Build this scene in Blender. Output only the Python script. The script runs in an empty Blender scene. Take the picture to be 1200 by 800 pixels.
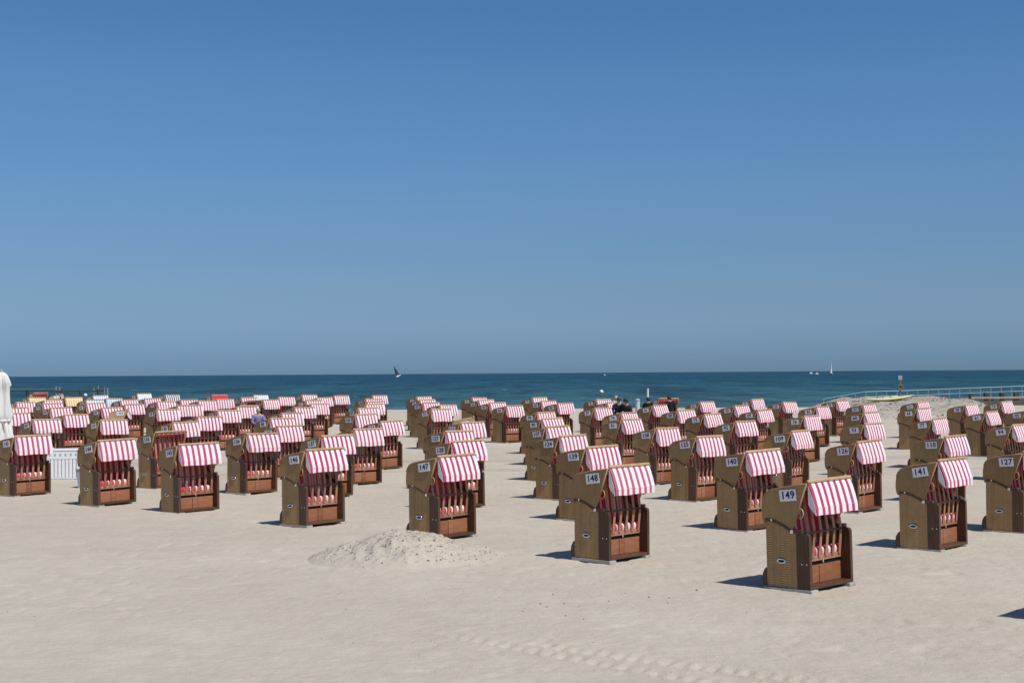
import bpy, bmesh, math, random
import numpy as np
from mathutils import Vector, Matrix, Euler

random.seed(7)
rng = np.random.default_rng(11)
scene = bpy.context.scene
COL = scene.collection
R = math.radians

# ------------------------------------------------------------------ camera
CAM_H = 3.13
cam_data = bpy.data.cameras.new("camera")
cam_data.sensor_width = 36.0
cam_data.lens = 50.0
cam_data.clip_start = 0.1
cam_data.clip_end = 60000.0
cam = bpy.data.objects.new("camera", cam_data)
cam.matrix_world = (Matrix.Translation((0, 0, CAM_H)) @ Matrix.Rotation(R(90 + 1.27), 4, 'X')
                    @ Matrix.Rotation(R(-0.39), 4, 'Z'))
COL.objects.link(cam)
scene.camera = cam

# ------------------------------------------------------------------ sky, sun
SUN_DIR = Vector((math.sin(R(45)) * math.cos(R(56)), -math.cos(R(45)) * math.cos(R(56)), math.sin(R(56))))
world = bpy.data.worlds.new("World")
scene.world = world
world.use_nodes = True
wn = world.node_tree.nodes
wl = world.node_tree.links
wn.clear()
sky = wn.new('ShaderNodeTexSky')
sky.sky_type = 'NISHITA'
sky.sun_disc = False
sky.sun_elevation = R(56)
sky.sun_rotation = R(135)
sky.altitude = 0
sky.air_density = 0.7
sky.dust_density = 0.3
sky.ozone_density = 10.0
bg = wn.new('ShaderNodeBackground')
bg.inputs['Strength'].default_value = 0.106
wo = wn.new('ShaderNodeOutputWorld')
# painted haze: tint ramp dulls the sky colour toward the horizon, all round
wtc = wn.new('ShaderNodeTexCoord'); wsep = wn.new('ShaderNodeSeparateXYZ'); wramp = wn.new('ShaderNodeValToRGB')
wmul = wn.new('ShaderNodeMix'); wmul.data_type = 'RGBA'; wmul.blend_type = 'MULTIPLY'; wmul.inputs[0].default_value = 1.0
wl.new(wtc.outputs['Generated'], wsep.inputs[0]); wl.new(wsep.outputs[2], wramp.inputs['Fac'])
els = wramp.color_ramp.elements
els[0].position = 0.0; els[0].color = (.37, .485, .63, 1)
els[1].position = 1.0; els[1].color = (.84, .96, .88, 1)
for p_, c_ in ((.010, (.372, .480, .616)), (.034, (.544, .573, .624)), (.058, (.692, .678, .656)), (.13, (.832, .900, .816)), (.20, (.864, 1.0, .95)), (.25, (.78, .997, .986))):
    c_ = tuple(k * (1.07 if p_ < .05 else 1.0) for k in c_)
    e_ = els.new(p_); e_.color = (*c_, 1)
wl.new(sky.outputs['Color'], wmul.inputs[6]); wl.new(wramp.outputs['Color'], wmul.inputs[7])
wl.new(wmul.outputs[2], bg.inputs['Color'])
wl.new(bg.outputs['Background'], wo.inputs['Surface'])

sun_data = bpy.data.lights.new("sun", 'SUN')
sun_data.energy = 4.0
sun_data.angle = R(0.53)
sun_data.color = (1.0, 0.955, 0.89)
sun = bpy.data.objects.new("sun", sun_data)
sun.rotation_euler = SUN_DIR.to_track_quat('Z', 'Y').to_euler()
COL.objects.link(sun)

scene.view_settings.view_transform = 'Standard'
scene.view_settings.look = 'None'
scene.view_settings.exposure = 0.0
scene.view_settings.gamma = 1.0
scene.view_settings.use_curve_mapping = False

# ------------------------------------------------------------------ materials
def nmat(name, color=(0.5, 0.5, 0.5), rough=0.6, metal=0.0, spec=0.4):
    m = bpy.data.materials.new(name)
    m.use_nodes = True
    b = m.node_tree.nodes['Principled BSDF']
    b.inputs['Base Color'].default_value = (*color, 1)
    b.inputs['Roughness'].default_value = rough
    b.inputs['Metallic'].default_value = metal
    b.inputs['Specular IOR Level'].default_value = spec
    return m

def N(m, t, **kw):
    n = m.node_tree.nodes.new(t)
    for k, v in kw.items():
        setattr(n, k, v)
    return n

def L(m, a, b):
    m.node_tree.links.new(a, b)

def math_node(m, op, a, b=None, c=None):
    n = N(m, 'ShaderNodeMath', operation=op)
    for i, v in enumerate((a, b, c)):
        if v is None:
            continue
        if hasattr(v, 'links'):
            L(m, v, n.inputs[i])
        else:
            n.inputs[i].default_value = v
    return n.outputs[0]

def noise(m, vec, scale, detail=4, rough=0.55):
    n = N(m, 'ShaderNodeTexNoise')
    n.inputs['Scale'].default_value = scale
    n.inputs['Detail'].default_value = detail
    n.inputs['Roughness'].default_value = rough
    if vec is not None:
        L(m, vec, n.inputs['Vector'])
    return n.outputs['Fac']

def ramp(m, fac, stops):
    r = N(m, 'ShaderNodeValToRGB')
    e = r.color_ramp.elements
    e[0].position, e[0].color = stops[0][0], (*stops[0][1], 1)
    e[1].position, e[1].color = stops[1][0], (*stops[1][1], 1)
    for p, c in stops[2:]:
        x = e.new(p)
        x.color = (*c, 1)
    L(m, fac, r.inputs['Fac'])
    return r.outputs['Color']

def mix(m, fac, a, b, blend='MIX'):
    n = N(m, 'ShaderNodeMix', data_type='RGBA', blend_type=blend)
    for inp, v in ((n.inputs[0], fac), (n.inputs[6], a), (n.inputs[7], b)):
        if hasattr(v, 'links'):
            L(m, v, inp)
        elif isinstance(v, tuple):
            inp.default_value = (*v, 1)
        else:
            inp.default_value = v
    return n.outputs[2]

def objco(m):
    return N(m, 'ShaderNodeTexCoord').outputs['Object']

def xyz(m, vec):
    s = N(m, 'ShaderNodeSeparateXYZ')
    L(m, vec, s.inputs[0])
    return s.outputs[0], s.outputs[1], s.outputs[2]

def bump(m, h, strength, dist):
    b = N(m, 'ShaderNodeBump')
    b.inputs['Strength'].default_value = strength
    b.inputs['Distance'].default_value = dist
    L(m, h, b.inputs['Height'])
    L(m, b.outputs['Normal'], m.node_tree.nodes['Principled BSDF'].inputs['Normal'])
    return b

def base_in(m):
    return m.node_tree.nodes['Principled BSDF'].inputs['Base Color']

def objrand(m):
    return N(m, 'ShaderNodeObjectInfo').outputs['Random']

def wicker(name, c1, c2, ladders=()):
    m = nmat(name, c1, 0.55, 0, 0.35)
    co = objco(m)
    x, y, z = xyz(m, co)
    s1 = math_node(m, 'SINE', math_node(m, 'MULTIPLY', z, 2 * math.pi / 0.022))
    s2 = math_node(m, 'SINE', math_node(m, 'MULTIPLY', math_node(m, 'ADD', x, y), 2 * math.pi / 0.045))
    wv = math_node(m, 'MULTIPLY', s1, s2)
    f = noise(m, co, 9, 5, 0.6)
    mp = N(m, 'ShaderNodeMapping')
    mp.inputs['Scale'].default_value = (22, 22, 1.2)
    L(m, co, mp.inputs['Vector'])
    streak = noise(m, mp.outputs['Vector'], 1.0, 3, 0.5)
    fac = math_node(m, 'ADD', math_node(m, 'MULTIPLY', f, 0.5), math_node(m, 'MULTIPLY', streak, 0.5))
    fac = math_node(m, 'ADD', fac, math_node(m, 'MULTIPLY', wv, 0.10))
    fac = math_node(m, 'ADD', fac, math_node(m, 'MULTIPLY', math_node(m, 'SUBTRACT', objrand(m), 0.5), 0.22))
    col = ramp(m, fac, [(0.25, c1), (0.75, c2)])
    for yc, w in ladders:
        d = math_node(m, 'ABSOLUTE', math_node(m, 'SUBTRACT', y, yc))
        inside = math_node(m, 'LESS_THAN', d, w)
        light = math_node(m, 'MULTIPLY', inside, 0.55)
        col = mix(m, light, col, tuple(min(1, k * 1.5) for k in c2))
        hole = math_node(m, 'GREATER_THAN', math_node(m, 'SINE', math_node(m, 'MULTIPLY', z, 2 * math.pi / 0.034)), 0.1)
        hole = math_node(m, 'MULTIPLY', hole, inside)
        hole = math_node(m, 'MULTIPLY', hole, 0.75)
        col = mix(m, hole, col, tuple(k * 0.3 for k in c1))
    L(m, col, base_in(m))
    bump(m, wv, 0.5, 0.004)
    return m

def stripes(name, ca, cb, frac, period=0.1515, axis=0, soft=0.03):
    m = nmat(name, ca, 0.85, 0, 0.15)
    co = objco(m)
    x = xyz(m, co)[axis]
    fr = math_node(m, 'FRACT', math_node(m, 'DIVIDE', math_node(m, 'ADD', x, 0.53 + 1.515), period))
    # red band occupies [0, frac]
    up = math_node(m, 'SUBTRACT', frac, fr)
    k = N(m, 'ShaderNodeMapRange')
    L(m, up, k.inputs[0])
    k.inputs[1].default_value = -soft
    k.inputs[2].default_value = soft
    f = noise(m, co, 5, 4, 0.6)
    dirt = math_node(m, 'MULTIPLY_ADD', f, 0.24, 0.86)
    col = mix(m, k.outputs[0], cb, ca)
    if name.startswith('awning'):
        zz = xyz(m, co)[2]
        crease_shade = math_node(m, 'LESS_THAN', math_node(m, 'ABSOLUTE', math_node(m, 'SUBTRACT', zz, 1.212)), 0.006)  # stitched hem crease, its line of shade painted into the cloth colour
        col = mix(m, math_node(m, 'MULTIPLY', crease_shade, 0.35), col, (0.35, 0.25, 0.27))
    col = mix(m, 1.0, col, N_comb(m, dirt), 'MULTIPLY')
    # faded cloth differs a little from chair to chair
    rnd = objrand(m)
    col = mix(m, math_node(m, 'MULTIPLY', rnd, 0.13), col, (0.80, 0.62, 0.60))
    L(m, col, base_in(m))
    bump(m, noise(m, co, 14, 3, 0.5), 0.25, 0.02)
    return m

def N_comb(m, v):
    c = N(m, 'ShaderNodeCombineColor')
    for i in range(3):
        L(m, v, c.inputs[i])
    return c.outputs[0]

def woody(name, c1, c2, rough=0.5, sc=(1.5, 20, 20)):
    m = nmat(name, c1, rough, 0, 0.35)
    co = objco(m)
    mp = N(m, 'ShaderNodeMapping')
    mp.inputs['Scale'].default_value = sc
    L(m, co, mp.inputs['Vector'])
    g = noise(m, mp.outputs['Vector'], 2.0, 5, 0.6)
    fac = math_node(m, 'ADD', g, math_node(m, 'MULTIPLY', math_node(m, 'SUBTRACT', objrand(m), 0.5), 0.35))
    L(m, ramp(m, fac, [(0.3, c1), (0.72, c2)]), base_in(m))
    bump(m, g, 0.3, 0.004)
    return m

RED = (0.50, 0.036, 0.125)
WHITE = (0.84, 0.80, 0.80)
M = {}
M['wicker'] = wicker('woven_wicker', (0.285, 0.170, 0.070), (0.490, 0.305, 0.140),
                     ladders=((.85 * .81 - .46, 0.022), (.57 * .81 - .46, 0.019), (.45 * .81 - .46, 0.019), (.31 * .81 - .46, 0.010)))
M['pale_wicker'] = wicker('pale_wicker', (0.36, 0.24, 0.12), (0.55, 0.39, 0.22))
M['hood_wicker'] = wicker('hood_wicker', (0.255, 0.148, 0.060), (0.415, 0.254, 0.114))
M['tan'] = woody('tan_rattan', (0.42, 0.27, 0.14), (0.62, 0.43, 0.25), 0.6, (3, 3, 3))
M['edge'] = woody('hood_edge_rattan', (0.30, 0.19, 0.10), (0.42, 0.28, 0.16), 0.6, (3, 3, 3))
M['brown'] = woody('dark_brown_wood', (0.066, 0.032, 0.018), (0.130, 0.066, 0.037), 0.42, (20, 20, 1.5))
M['trim'] = woody('trim_wood', (0.060, 0.034, 0.024), (0.13, 0.078, 0.053), 0.28, (8, 8, 8))
M['panel'] = woody('red_brown_wood', (0.26, 0.098, 0.046), (0.39, 0.168, 0.088), 0.45, (1.5, 12, 20))
M['slat'] = woody('slat_wood', (0.31, 0.140, 0.082), (0.46, 0.235, 0.150), 0.5, (20, 20, 1.5))
M['runner'] = woody('weathered_board', (0.36, 0.34, 0.30), (0.52, 0.50, 0.46), 0.8)
M['dark'] = nmat('dark_gap', (0.012, 0.009, 0.008), 0.9)
M['awning'] = stripes('awning_cloth', RED, WHITE, 0.44)
M['cushion'] = stripes('cushion_cloth', (0.66, 0.030, 0.065), (0.74, 0.62, 0.62), 0.66)
M['seatcloth'] = stripes('seat_cloth', (0.64, 0.03, 0.06), (0.78, 0.68, 0.68), 0.62)
M['flap'] = nmat('white_cloth', (0.74, 0.74, 0.72), 0.9, 0, 0.1)
M['metal'] = nmat('polished_steel', (0.75, 0.75, 0.76), 0.25, 1.0)
M['plate'] = nmat('white_plate', (0.84, 0.82, 0.86), 0.5)
M['ink'] = nmat('navy_ink', (0.010, 0.012, 0.045), 0.6)
M['aw_yellow'] = stripes('yellow_cloth', (0.72, 0.47, 0.16), (0.83, 0.72, 0.50), 0.45)
M['aw_blue'] = stripes('blue_cloth', (0.30, 0.45, 0.62), (0.80, 0.84, 0.86), 0.45)
M['aw_teal'] = stripes('teal_cloth', (0.45, 0.60, 0.64), (0.82, 0.86, 0.86), 0.45)
M['aw_navy'] = stripes('navy_cloth', (0.02, 0.025, 0.05), (0.82, 0.82, 0.82), 0.55)
M['aw_plain'] = nmat('plain_red_cloth', (0.62, 0.055, 0.06), 0.85, 0, 0.15)
M['cu_navy'] = stripes('navy_cushion', (0.03, 0.02, 0.06), (0.42, 0.28, 0.36), 0.55)

# ------------------------------------------------------------------ mesh helpers
class MB:
    def __init__(s):
        s.v = []; s.f = []
    def add(s, vs, fs):
        o = len(s.v)
        s.v += [tuple(v) for v in vs]
        s.f += [tuple(o + i for i in f) for f in fs]
        return s
    def box(s, x0, x1, y0, y1, z0, z1, mat=None):
        vs = [(x, y, z) for x in (x0, x1) for y in (y0, y1) for z in (z0, z1)]
        if mat is not None:
            vs = [mat @ Vector(v) for v in vs]
        return s.add(vs, [(0, 1, 3, 2), (4, 6, 7, 5), (0, 4, 5, 1), (2, 3, 7, 6), (0, 2, 6, 4), (1, 5, 7, 3)])
    def prism(s, poly, x0, x1):
        """poly = list of (y, z) run round; extruded along x"""
        n = len(poly)
        vs = [(x0, y, z) for y, z in poly] + [(x1, y, z) for y, z in poly]
        fs = [tuple(range(n))[::-1], tuple(range(n, 2 * n))]
        fs += [(i, (i + 1) % n, n + (i + 1) % n, n + i) for i in range(n)]
        return s.add(vs, fs)
    def strip(s, line, x0, x1, t):
        """a sheet following line [(y,z)...] between x0 and x1 with thickness t (along its normal)"""
        n = len(line)
        off = []
        for i in range(n):
            a = Vector(line[max(i - 1, 0)]); b = Vector(line[min(i + 1, n - 1)])
            d = (b - a).normalized()
            off.append((line[i][0] - d.y * t, line[i][1] + d.x * t))
        vs = [(x0, *p) for p in line] + [(x1, *p) for p in line] + [(x0, *p) for p in off] + [(x1, *p) for p in off]
        fs = []
        for i in range(n - 1):
            fs += [(i, n + i, n + i + 1, i + 1), (2 * n + i, 2 * n + i + 1, 3 * n + i + 1, 3 * n + i),
                   (i, i + 1, 2 * n + i + 1, 2 * n + i), (n + i, 3 * n + i, 3 * n + i + 1, n + i + 1)]
        fs += [(0, 2 * n, 3 * n, n), (n - 1, 2 * n - 1, 4 * n - 1, 3 * n - 1)]
        return s.add(vs, fs)
    def tube(s, pts, r, seg=6, r2=None, cap=True):
        pts = [Vector(p) for p in pts]
        n = len(pts)
        o = len(s.v)
        prev = None
        for i, p in enumerate(pts):
            d = (pts[min(i + 1, n - 1)] - pts[max(i - 1, 0)]).normalized()
            up = Vector((0, 0, 1)) if abs(d.z) < 0.9 else Vector((1, 0, 0))
            a = d.cross(up).normalized() if prev is None else (prev - d * prev.dot(d)).normalized()
            prev = a
            b = d.cross(a)
            rr = r if r2 is None else r + (r2 - r) * i / max(n - 1, 1)
            if isinstance(r, (list, tuple)):
                rr = r[i]
            for k in range(seg):
                t = 2 * math.pi * k / seg
                s.v.append(tuple(p + (a * math.cos(t) + b * math.sin(t)) * rr))
        for i in range(n - 1):
            for k in range(seg):
                k2 = (k + 1) % seg
                s.f.append((o + i * seg + k, o + i * seg + k2, o + (i + 1) * seg + k2, o + (i + 1) * seg + k))
        if cap:
            s.f.append(tuple(o + k for k in range(seg))[::-1])
            s.f.append(tuple(o + (n - 1) * seg + k for k in range(seg)))
        return s
    def mesh(s, name, m, smooth=False, bevel=0.0):
        me = bpy.data.meshes.new(name)
        me.from_pydata(s.v, [], s.f)
        bm = bmesh.new(); bm.from_mesh(me)
        bmesh.ops.recalc_face_normals(bm, faces=bm.faces)
        if bevel:
            es = [e for e in bm.edges if len(e.link_faces) == 2 and e.calc_face_angle(0) > 0.5]
            bmesh.ops.bevel(bm, geom=es, offset=bevel, segments=1, affect='EDGES', profile=0.5)
        bm.to_mesh(me); bm.free()
        if m is not None:
            me.materials.append(m)
        if smooth:
            for p in me.polygons:
                p.use_smooth = True
        return me

def link(name, me, parent=None):
    o = bpy.data.objects.new(name, me)
    COL.objects.link(o)
    if parent is not None:
        o.parent = parent
    return o

def empty(name, loc=(0, 0, 0), rz=0.0):
    o = bpy.data.objects.new(name, None)
    o.empty_display_size = 0.2
    o.location = loc
    o.rotation_euler = (0, 0, rz)
    COL.objects.link(o)
    return o

def tag(o, label=None, cat=None, group=None, kind=None):
    if label: o['label'] = label
    if cat: o['category'] = cat
    if group: o['group'] = group
    if kind: o['kind'] = kind
    return o

# ------------------------------------------------------------------ terrain
def vnoise(x, y, seed=0):
    x = np.asarray(x, float); y = np.asarray(y, float)
    xi = np.floor(x).astype(np.int64); yi = np.floor(y).astype(np.int64)
    fx = x - xi; fy = y - yi
    def h(a, b):
        n = (a * 374761393 + b * 668265263 + seed * 1442695041) & 0x7fffffff
        n = ((n ^ (n >> 13)) * 1274126177) & 0x7fffffff
        return ((n ^ (n >> 16)) & 0xffff) / 65535.0
    u = fx * fx * (3 - 2 * fx); v = fy * fy * (3 - 2 * fy)
    return (h(xi, yi) * (1 - u) + h(xi + 1, yi) * u) * (1 - v) + (h(xi, yi + 1) * (1 - u) + h(xi + 1, yi + 1) * u) * v

SEA = -1.0
PY = [-400, 0, 44, 60, 80, 105, 112, 119, 135, 200, 400]
PZ = [0, 0, 0, .17, .36, .45, .30, -1.0, -2.2, -4, -6]
def base_z(x, y):
    # on the right the beach ends a little earlier
    return np.interp(y, PY, PZ)

def ss(a, b, v):
    t = np.clip((v - a) / (b - a), 0, 1)
    return t * t * (3 - 2 * t)

def mound_z(x, y):
    ax = ss(14.5, 22.5, x) * (1 - ss(27.8, 31.2, x))
    ax2 = ss(18.0, 21.6, x) * (1 - ss(26.9, 29.0, x))
    ay = ss(77, 84.5, y) * (1 - ss(92, 99, y))
    e = vnoise(x * .5, y * .5, 3) * .20 + vnoise(x * 1.3, y * 1.3, 4) * .16 + vnoise(x * 3.3, y * 3.3, 9) * .12
    return ax2 * ay * (0.80 + e) * (0.86 + 0.14 * ss(20, 28, x))

def ground(x, y):
    z = base_z(x, y) + mound_z(x, y)
    near = 1 / (1 + (np.maximum(y, 0) / 60.0) ** 2)
    z = z + (vnoise(x * .23, y * .23, 1) - .5) * .045
    z = z + (vnoise(x * .9, y * .9, 2) - .5) * .016
    z = z + (vnoise(x * 3.1, y * 3.1, 5) - .5) * .010
    # soft foot hollows, denser in some stretches
    dens = ss(.35, .75, vnoise(x * .35 + 9, y * .35, 8))
    f = vnoise(x * 5.3 + 3, y * 4.1, 6)
    z = z - ss(.60, .95, f) * .018 * (.25 + .75 * dens)
    z = z + (vnoise(x * 13., y * 11., 7) - .5) * .012 * near
    # two tyre tracks of a beach tractor crossing the foreground
    for x0, y0, sl, xa, xb in ((.59, 16.3, -.81, -.3, 4.6), (1.25, 15.15, -.95, -1.4, 3.0)):
        d = (y - (y0 + sl * (x - x0) + .03 * (x - x0) ** 2)) * .77
        m = np.exp(-(d / .17) ** 4) * ss(xa, xa + .9, x) * (1 - ss(xb - 1, xb, x))
        ph = np.sin(((x - .55 * np.abs(d)) * 2 * math.pi) / .158)
        z = z - m * (.010 + .026 * ss(-.1, .6, ph))
        z = z + .012 * np.exp(-((np.abs(d) - .25) / .06) ** 2) * ss(xa, xa + .9, x) * (1 - ss(xb - 1, xb, x))
    return z

def graded(a, b, fine0, fine1, step, grow):
    out = list(np.arange(fine0, fine1 + 1e-6, step))
    s = step; v = out[-1]
    while v < b:
        s *= grow; v += s; out.append(min(v, b))
    s = step; v = out[0]; lo = []
    while v > a:
        s *= grow; v -= s; lo.append(max(v, a))
    return np.array(lo[::-1] + out)

def grid_mesh(name, xs, ys, zf, mat):
    X, Y = np.meshgrid(xs, ys)
    Z = zf(X, Y)
    nx, ny = len(xs), len(ys)
    me = bpy.data.meshes.new(name)
    me.vertices.add(nx * ny)
    me.vertices.foreach_set('co', np.stack([X, Y, Z], -1).ravel())
    i = (np.arange(ny - 1)[:, None] * nx + np.arange(nx - 1)[None]).ravel()
    q = np.stack([i, i + 1, i + nx + 1, i + nx], -1)
    me.loops.add(q.size); me.polygons.add(len(q))
    me.loops.foreach_set('vertex_index', q.ravel())
    me.polygons.foreach_set('loop_start', np.arange(0, q.size, 4))
    me.polygons.foreach_set('loop_total', np.full(len(q), 4))
    me.polygons.foreach_set('use_smooth', np.ones(len(q), bool))
    me.update(); me.validate()
    me.materials.append(mat)
    return me

# sand
def sand_mat(name, speck=0.0, grey=0.0):
    m = nmat(name, (0.45, 0.4, 0.33), 0.95, 0, 0.12)
    geo = N(m, 'ShaderNodeNewGeometry').outputs['Position']
    big = noise(m, geo, 0.16, 5, 0.6)
    mid = noise(m, geo, 1.7, 6, 0.65)
    fine = noise(m, geo, 38, 4, 0.7)
    fac = math_node(m, 'ADD', math_node(m, 'MULTIPLY', big, 0.45), math_node(m, 'MULTIPLY', mid, 0.35))
    fac = math_node(m, 'ADD', fac, math_node(m, 'MULTIPLY', fine, 0.22))
    a, b = (0.462, 0.402, 0.324), (0.600, 0.534, 0.444)
    if speck and not grey:
        a, b = (0.42, 0.366, 0.296), (0.575, 0.51, 0.425)
    if grey:
        a, b = (0.25, 0.226, 0.188), (0.46, 0.418, 0.352)
    col = ramp(m, fac, [(0.34, a), (0.68, b)])
    # strands of darker, damper or shell-rich sand
    mp = N(m, 'ShaderNodeMapping')
    mp.inputs['Scale'].default_value = (0.5, 1.6, 1)
    L(m, geo, mp.inputs['Vector'])
    st = noise(m, mp.outputs['Vector'], 1.4, 7, 0.7)
    k = N(m, 'ShaderNodeMapRange')
    L(m, st, k.inputs[0])
    k.inputs[1].default_value = 0.56; k.inputs[2].default_value = 0.78; k.inputs[4].default_value = 0.38
    col = mix(m, k.outputs[0], col, tuple(c * 0.72 for c in a))
    # dark grit
    v = N(m, 'ShaderNodeTexVoronoi')
    v.inputs['Scale'].default_value = 7.0 if not speck else 11.0
    L(m, geo, v.inputs['Vector'])
    dot = math_node(m, 'LESS_THAN', v.outputs['Distance'], 0.075 if not speck else 0.13)
    pick = math_node(m, 'GREATER_THAN', noise(m, geo, 2.3, 3), 0.60 - speck * .12)
    col = mix(m, math_node(m, 'MULTIPLY', math_node(m, 'MULTIPLY', dot, pick), 0.55), col, (0.13, 0.11, 0.09))
    if not speck:
        x, y, z = xyz(m, geo)
        # the bank at the right is dug, greyer sand with dark clods
        def band(v, a0, a1, b0, b1):
            p = N(m, 'ShaderNodeMapRange'); L(m, v, p.inputs[0]); p.inputs[1].default_value = a0; p.inputs[2].default_value = a1
            q = N(m, 'ShaderNodeMapRange'); L(m, v, q.inputs[0]); q.inputs[1].default_value = b1; q.inputs[2].default_value = b0
            return math_node(m, 'MULTIPLY', p.outputs[0], q.outputs[0])
        bank = math_node(m, 'MULTIPLY', band(x, 17.5, 20.5, 28.5, 30.5), band(y, 77.5, 81, 95, 99))
        clod = ramp(m, noise(m, geo, 2.2, 8, 0.8), [(0.36, (0.20, 0.18, 0.15)), (0.60, (0.46, 0.42, 0.355))])
        col = mix(m, math_node(m, 'MULTIPLY', bank, 0.85), col, clod)
        # a firmer, greyer vehicle path across the beach
        wob = math_node(m, 'MULTIPLY_ADD', noise(m, geo, 0.12, 2), 3.0, -1.5)
        for yc, w, s in ((49.5, 1.1, 0.36), (45.2, 0.5, 0.28)):
            d = math_node(m, 'ABSOLUTE', math_node(m, 'SUBTRACT', math_node(m, 'ADD', y, wob), yc))
            kk = N(m, 'ShaderNodeMapRange')
            L(m, d, kk.inputs[0])
            kk.inputs[1].default_value = w; kk.inputs[2].default_value = w * .45
            kk.inputs[3].default_value = 0; kk.inputs[4].default_value = s
            col = mix(m, kk.outputs[0], col, (0.30, 0.29, 0.275))
    L(m, col, base_in(m))
    hsum = math_node(m, 'ADD', math_node(m, 'MULTIPLY', noise(m, geo, 9, 6, 0.7), 1.0), math_node(m, 'MULTIPLY', fine, 0.35))
    bump(m, hsum, 0.62, 0.05)
    return m
M['sand'] = sand_mat('beach_sand')

xs = graded(-260, 260, -8, 8, 0.045, 1.028)
ys = graded(-60, 300, 10, 23, 0.045, 1.011)
beach = link('beach', grid_mesh('beach', xs, ys, ground, M['sand']))
tag(beach, 'pale beige sand of the beach, trampled and dry', kind='structure')
print('beach verts', len(xs) * len(ys))

def gz(x, y):
    return float(ground(np.array([float(x)]), np.array([float(y)]))[0])
def gz_smooth(x, y):
    return float(base_z(np.array([float(x)]), np.array([float(y)]))[0] + mound_z(np.array([float(x)]), np.array([float(y)]))[0])

# the sea
def sea_mat():
    m = nmat('sea_water', (0.02, 0.09, 0.13), 0.38, 0, 0.10)
    geo = N(m, 'ShaderNodeNewGeometry').outputs['Position']
    x, y, z = xyz(m, geo)
    t = N(m, 'ShaderNodeMapRange')          # shallow to deep
    L(m, y, t.inputs[0])
    t.inputs[1].default_value = 110; t.inputs[2].default_value = 900
    t2 = math_node(m, 'POWER', t.outputs[0], 0.60)
    mp = N(m, 'ShaderNodeMapping')
    mp.inputs['Scale'].default_value = (0.0022, 0.010, 1)
    L(m, geo, mp.inputs['Vector'])
    n1 = noise(m, mp.outputs['Vector'], 1.0, 12, 0.72)
    mp2 = N(m, 'ShaderNodeMapping')
    mp2.inputs['Scale'].default_value = (0.10, 0.32, 1)
    L(m, geo, mp2.inputs['Vector'])
    n2 = noise(m, mp2.outputs['Vector'], 1.0, 6, 0.7)
    f = math_node(m, 'ADD', t2, math_node(m, 'MULTIPLY', math_node(m, 'SUBTRACT', n1, 0.5), 0.55))
    col = ramp(m, f, [(0.0, (0.080, 0.145, 0.140)), (0.22, (0.036, 0.094, 0.104)), (0.60, (0.016, 0.068, 0.088)), (1.0, (0.010, 0.049, 0.078))])
    k = N(m, 'ShaderNodeMapRange')
    L(m, n2, k.inputs[0])
    k.inputs[1].default_value = 0.35; k.inputs[2].default_value = 0.7
    k.inputs[3].default_value = 0.55; k.inputs[4].default_value = 1.50
    col = mix(m, 1.0, col, N_comb(m, k.outputs[0]), 'MULTIPLY')
    mp5 = N(m, 'ShaderNodeMapping')
    mp5.inputs['Scale'].default_value = (0.16, 0.060, 1)
    mp5.inputs['Location'].default_value = (7, 3, 0)
    L(m, geo, mp5.inputs['Vector'])
    k5 = N(m, 'ShaderNodeMapRange')
    mp6 = N(m, 'ShaderNodeMapping')
    mp6.inputs['Scale'].default_value = (0.045, 0.0075, 1)
    mp6.inputs['Location'].default_value = (1, 5, 0)
    L(m, geo, mp6.inputs['Vector'])
    two = math_node(m, 'ADD', math_node(m, 'MULTIPLY', noise(m, mp5.outputs['Vector'], 1.0, 4, 0.6), 0.5), math_node(m, 'MULTIPLY', noise(m, mp6.outputs['Vector'], 1.0, 4, 0.65), 0.5))
    L(m, two, k5.inputs[0])
    k5.inputs[1].default_value = 0.42; k5.inputs[2].default_value = 0.58
    k5.inputs[3].default_value = 0.52; k5.inputs[4].default_value = 1.50
    col = mix(m, 1.0, col, N_comb(m, k5.outputs[0]), 'MULTIPLY')
    # few small whitecaps
    mp3 = N(m, 'ShaderNodeMapping')
    mp3.inputs['Scale'].default_value = (0.22, 0.10, 1)
    L(m, geo, mp3.inputs['Vector'])
    cap = math_node(m, 'GREATER_THAN', noise(m, mp3.outputs['Vector'], 1.0, 2, 0.5), 0.735)
    cap = math_node(m, 'MULTIPLY', cap, 0.6)
    col = mix(m, cap, col, (0.55, 0.62, 0.66))
    L(m, col, base_in(m))
    mp4 = N(m, 'ShaderNodeMapping')
    mp4.inputs['Scale'].default_value = (0.35, 1.1, 1)
    L(m, geo, mp4.inputs['Vector'])
    h = math_node(m, 'ADD', math_node(m, 'MULTIPLY', n2, 0.7), math_node(m, 'MULTIPLY', noise(m, mp4.outputs['Vector'], 1.0, 5, 0.6), 0.3))
    bump(m, h, 0.85, 1.2)
    return m
M['sea'] = sea_mat()
mb = MB()
ysea = [100, 130, 180, 260, 400, 700, 1300, 2600, 6000, 14000, 26000]
mb.v = [(sx * (300 + 0.9 * y), y, SEA) for y in ysea for sx in (-1, -.33, .33, 1)]
mb.f = [(4 * i + k, 4 * i + k + 1, 4 * i + k + 5, 4 * i + k + 4) for i in range(len(ysea) - 1) for k in range(3)]
tag(link('sea', mb.mesh('sea', M['sea'])), 'blue green sea out to the horizon with tiny whitecaps', kind='structure')

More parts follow.
